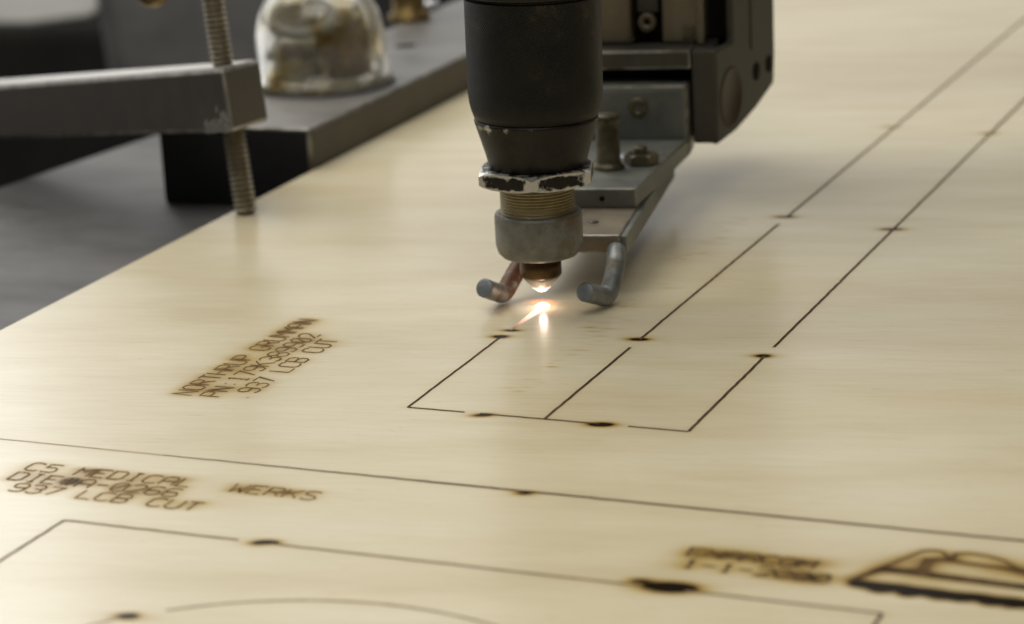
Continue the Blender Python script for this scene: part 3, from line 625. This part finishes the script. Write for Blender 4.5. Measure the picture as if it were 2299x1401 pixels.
MB().tube([hb+wv*2, hb1], 2.6, 16).build('tommy_bar', M['clamp'], scr)
MB().lathe([(.01, -6.4), (3, -5.7), (5.2, -3.6), (6.2, 0), (5.2, 3.6), (3, 5.7), (.01, 6.4)], hb1, ax=hb-hb1, n=32).build('handle_ball', M['brass'], scr)

# ------------------------------------------------------------------ glass bowl on the bar
gc = np.array([-184.5, 229.0, 14.7])
bowl = thing('glass_bowl', gc, 'thick clear glass filter bowl with brown stains inside on the steel bar', 'glass bowl')
def glass_mat():
    m, n, b = newmat('thick_glass'); L = n.links.new
    b.inputs['Transmission Weight'].default_value = .93; b.inputs['Roughness'].default_value = .07; b.inputs['IOR'].default_value = 1.46
    tc = N(n, 'ShaderNodeTexCoord'); x = N(n, 'ShaderNodeTexNoise'); x.inputs['Scale'].default_value = 60; L(tc.outputs['Object'], x.inputs['Vector'])
    bp = N(n, 'ShaderNodeBump'); rg = ramp(n, [(.30, (.42, .26, .07)), (.42, (.84, .77, .55)), (.50, (.98, .98, .96))]); x2 = N(n, 'ShaderNodeTexNoise'); x2.inputs['Scale'].default_value = 75; x2.inputs['Detail'].default_value = 4; L(tc.outputs['Object'], x2.inputs['Vector']); L(x2.outputs['Fac'], rg.inputs[0]); L(rg.outputs[0], b.inputs['Base Color'])
    bp.inputs['Strength'].default_value = .4; bp.inputs['Distance'].default_value = .0012; L(x.outputs['Fac'], bp.inputs['Height']); L(bp.outputs[0], b.inputs['Normal'])
    return m
M['glass'] = glass_mat()
M['stain'] = metal('brown_stain', (0.030, 0.014, 0.003), (0.26, 0.15, 0.025), .3, 0, 130, dirt=(0.60, 0.52, 0.30), dirt_at=.56, bump=.3)
M['residue'] = metal('oily_residue', (0.30, 0.26, 0.12), (0.58, 0.55, 0.38), .3, 0, 110, dirt=(0.12, 0.075, 0.02), dirt_at=.57, bump=.3)
out = [(27.2, 0), (27.2, 2.6), (25.8, 3.6), (25.6, 12), (25.0, 21), (23.4, 28), (21, 32.5), (18.2, 36.2), (13, 40.3), (7, 42.8), (.01, 43.6)]
inn = [(.01, 40.0), (6, 39.3), (11.5, 37.2), (16, 33.6), (19.2, 29.0), (21.2, 22), (22.4, 12), (22.4, .5)]
MB().lathe(out+inn+[(27.2, 0)], gc+Z*.4, n=80).build('bowl_shell', M['glass'], bowl)
MB().lathe([(28.5, 0), (28.5, .4), (.01, .4)], gc-Z*.02, n=64).build('base_ring', M['bar_front'], bowl)
cr3 = np.array([RC[0][0], RC[0][1], 0]); cf3 = np.array([RC[2][0], RC[2][1], 0])       # across, and towards the near side
MB().lathe([(.01, 1), (9.5, 1), (10.5, 2), (10.8, 12), (10.2, 22), (8.5, 27), (4, 29), (.01, 29.4)], gc+cr3*8.5, n=48).build('stained_insert', M['stain'], bowl)
MB().lathe([(.01, 1), (7.5, 1), (8, 2), (8, 16), (7.2, 18), (.01, 18.4)], gc-cr3*9.5, n=40).build('inner_cup', M['residue'], bowl)
tor = [gc-cr3*6+cf3*6+Z*27+cr3*11.5*math.cos(a)+(Z*.45-cf3*.5)*11.5*math.sin(a) for a in np.linspace(0, 2*math.pi, 33)]
MB().tube(tor, 2.2, 14, cap=False).build('inner_ring', M['pale'], bowl)
MB().lathe([(22.2, 1.2), (22.2, 5.0), (20.4, 4.6), (20.4, 1.2)], gc, n=64).build('oil_pool', M['residue'], bowl)

# brass fitting further along the bar, its foot showing at the top of the photo
fc = P(905, 50, 14.7)
bf = thing('brass_fitting', fc, 'brown brass fitting standing on the steel bar behind the glass bowl', 'fitting')
MB().lathe([(9.5, 0), (9.5, 3), (7.5, 4), (7.2, 16), (9.0, 17), (9.0, 26), (5, 27), (.01, 27)], fc+np.array([0, 7, 0]), n=40).build('fitting_body', M['brass'], bf)
MB().lathe([(4.5, 0), (4.5, 2), (3.4, 3.6), (.01, 4)], P(965, 18, 14.7), n=24).build('highlight_knob', M['washer'], bf)  # added bright knob standing in for a highlight on the bar

# ------------------------------------------------------------------ blurred machinery behind the clamp
def bgp(px, py, depth): r = ray(px, py); return CAM+r/F*depth
def slab(name, corners, depth, thick, mat, label, cat):
    c = [bgp(x, y, depth) for x, y in corners]; n = np.cross(c[1]-c[0], c[2]-c[0]); n /= np.linalg.norm(n)
    if n @ (CAM-c[0]) > 0: n = -n
    return tag(MB().prism(c, n*thick).build(name, mat, None, c[0], bevel=14, seg=4), label, cat)
slab('grey_cabinet', [(180, -180), (640, -330), (640, 300), (260, 300)], 1500, 160, M['duct'], 'blurred grey metal cabinet behind the clamp screw', 'cabinet')
a_ = P(225, 22, -95)
pq = MB().prism([P(-200, 42, -95), P(60, 44, -95), P(205, 26, -95), P(290, -60, -95), P(-200, -60, -95)], (0, 0, -6)).build('pale_panel', M['pale'], None, a_, bevel=3)
tag(pq, 'pale grey sheet metal panel at the far left top corner behind the clamp', 'panel')
slab('dark_housing', [(-260, 60), (420, 40), (420, 520), (-260, 520)], 1720, 120, M['dark_box'], 'almost black machine housing at the far left behind the clamp arm', 'machine housing')

# ------------------------------------------------------------------ spark
spk = thing('laser_spark', (0, 0, 0), 'white hot orange rimmed spark where the beam burns the plywood', 'spark')
hot = emit('white_hot', (1.0, .80, .56), 2.6)
gx = np.array([math.cos(TH), math.sin(TH), 0])
core = MB(); core.lathe([(.01, 0.0), (1.9, .1), (2.1, .3), (1.5, .75), (.8, 1.05), (.01, 1.2)], (0, 0, .1), n=24)
core.build('hot_core', hot, spk)
MB().lathe([(.01, 4.7), (1.1, 4.85), (1.7, 5.25), (2.6, 5.95), (2.3, 6.0)], (0, 0, 0), n=40).build('lit_tip_cap', emit('lit_tip_glow', (1.0, .80, .72), 1.7), spk)  # added glowing cap, imitates the cone tip lit by the spark
# glowing kerf trailing back along the cut, cooling towards its start
me_m, n_, b_ = newmat('cooling_kerf'); at_ = N(n_, 'ShaderNodeAttribute'); at_.attribute_name = 'hotness'
rc_ = ramp(n_, [(0, (.30, .12, .08)), (.3, (.95, .55, .42)), (.7, (1, .72, .56)), (1, (1, .86, .74))]); n_.links.new(at_.outputs['Fac'], rc_.inputs[0]); n_.links.new(rc_.outputs[0], b_.inputs['Emission Color'])
ms_ = N(n_, 'ShaderNodeMath', operation='POWER'); n_.links.new(at_.outputs['Fac'], ms_.inputs[0]); ms_.inputs[1].default_value = 1.2
mk_ = N(n_, 'ShaderNodeMath', operation='MULTIPLY'); n_.links.new(ms_.outputs[0], mk_.inputs[0]); mk_.inputs[1].default_value = 2.4; n_.links.new(mk_.outputs[0], b_.inputs['Emission Strength'])
b_.inputs['Base Color'].default_value = (.35, .22, .14, 1)
tl = MB(); yq = pp(1150, 742)[1]; pts_ = [(0, yq+(-.5-yq)*i/16) for i in range(17)]
strip(tl, pts_, (.7, 2.7), .09); tl = tl.build('glowing_kerf', me_m, spk)
set_attr(tl, 'hotness', lambda c: max(0, min(1, (c.y-yq)/(0-yq))))
# faint glowing gas round the burn: real volume, orange, stretched along the grain
vm = bpy.data.materials.new('burn_gas'); vm.use_nodes = True; vn = vm.node_tree; vn.nodes.clear()
vo = N(vn, 'ShaderNodeOutputMaterial'); ve = N(vn, 'ShaderNodeEmission'); ve.inputs['Color'].default_value = (1, .23, .025, 1)
vt = N(vn, 'ShaderNodeTexCoord'); vl = N(vn, 'ShaderNodeVectorMath', operation='LENGTH'); vp_ = N(vn, 'ShaderNodeMapRange'); vp_.inputs[1].default_value = 1.0; vp_.inputs[2].default_value = 0.0
vq = N(vn, 'ShaderNodeMath', operation='POWER'); vq.inputs[1].default_value = 2.6; vs_ = N(vn, 'ShaderNodeMath', operation='MULTIPLY'); vs_.inputs[1].default_value = 900
vn.links.new(vt.outputs['Object'], vl.inputs[0]); vn.links.new(vl.outputs['Value'], vp_.inputs[0]); vn.links.new(vp_.outputs[0], vq.inputs[0]); vn.links.new(vq.outputs[0], vs_.inputs[0]); vn.links.new(vs_.outputs[0], ve.inputs['Strength']); vn.links.new(ve.outputs[0], vo.inputs['Volume'])
gm = bpy.data.meshes.new('burning_gas'); bm = bmesh.new(); bmesh.ops.create_uvsphere(bm, u_segments=24, v_segments=12, radius=1); bm.to_mesh(gm); bm.free(); gm.materials.append(vm)
go = bpy.data.objects.new('burning_gas', gm); COL.objects.link(go); go.parent = spk; go.location = (0, 0, 1.5*S); go.rotation_euler = (0, 0, TH); go.scale = (7.5*S, 2.8*S, 1.3*S)
pl = bpy.data.lights.new('spark_light', 'POINT'); pl.energy = .001; pl.color = (1, .82, .68); pl.shadow_soft_size = .0008
po = bpy.data.objects.new('spark_light', pl); COL.objects.link(po); po.location = (0.0004, -0.0006, .0034)
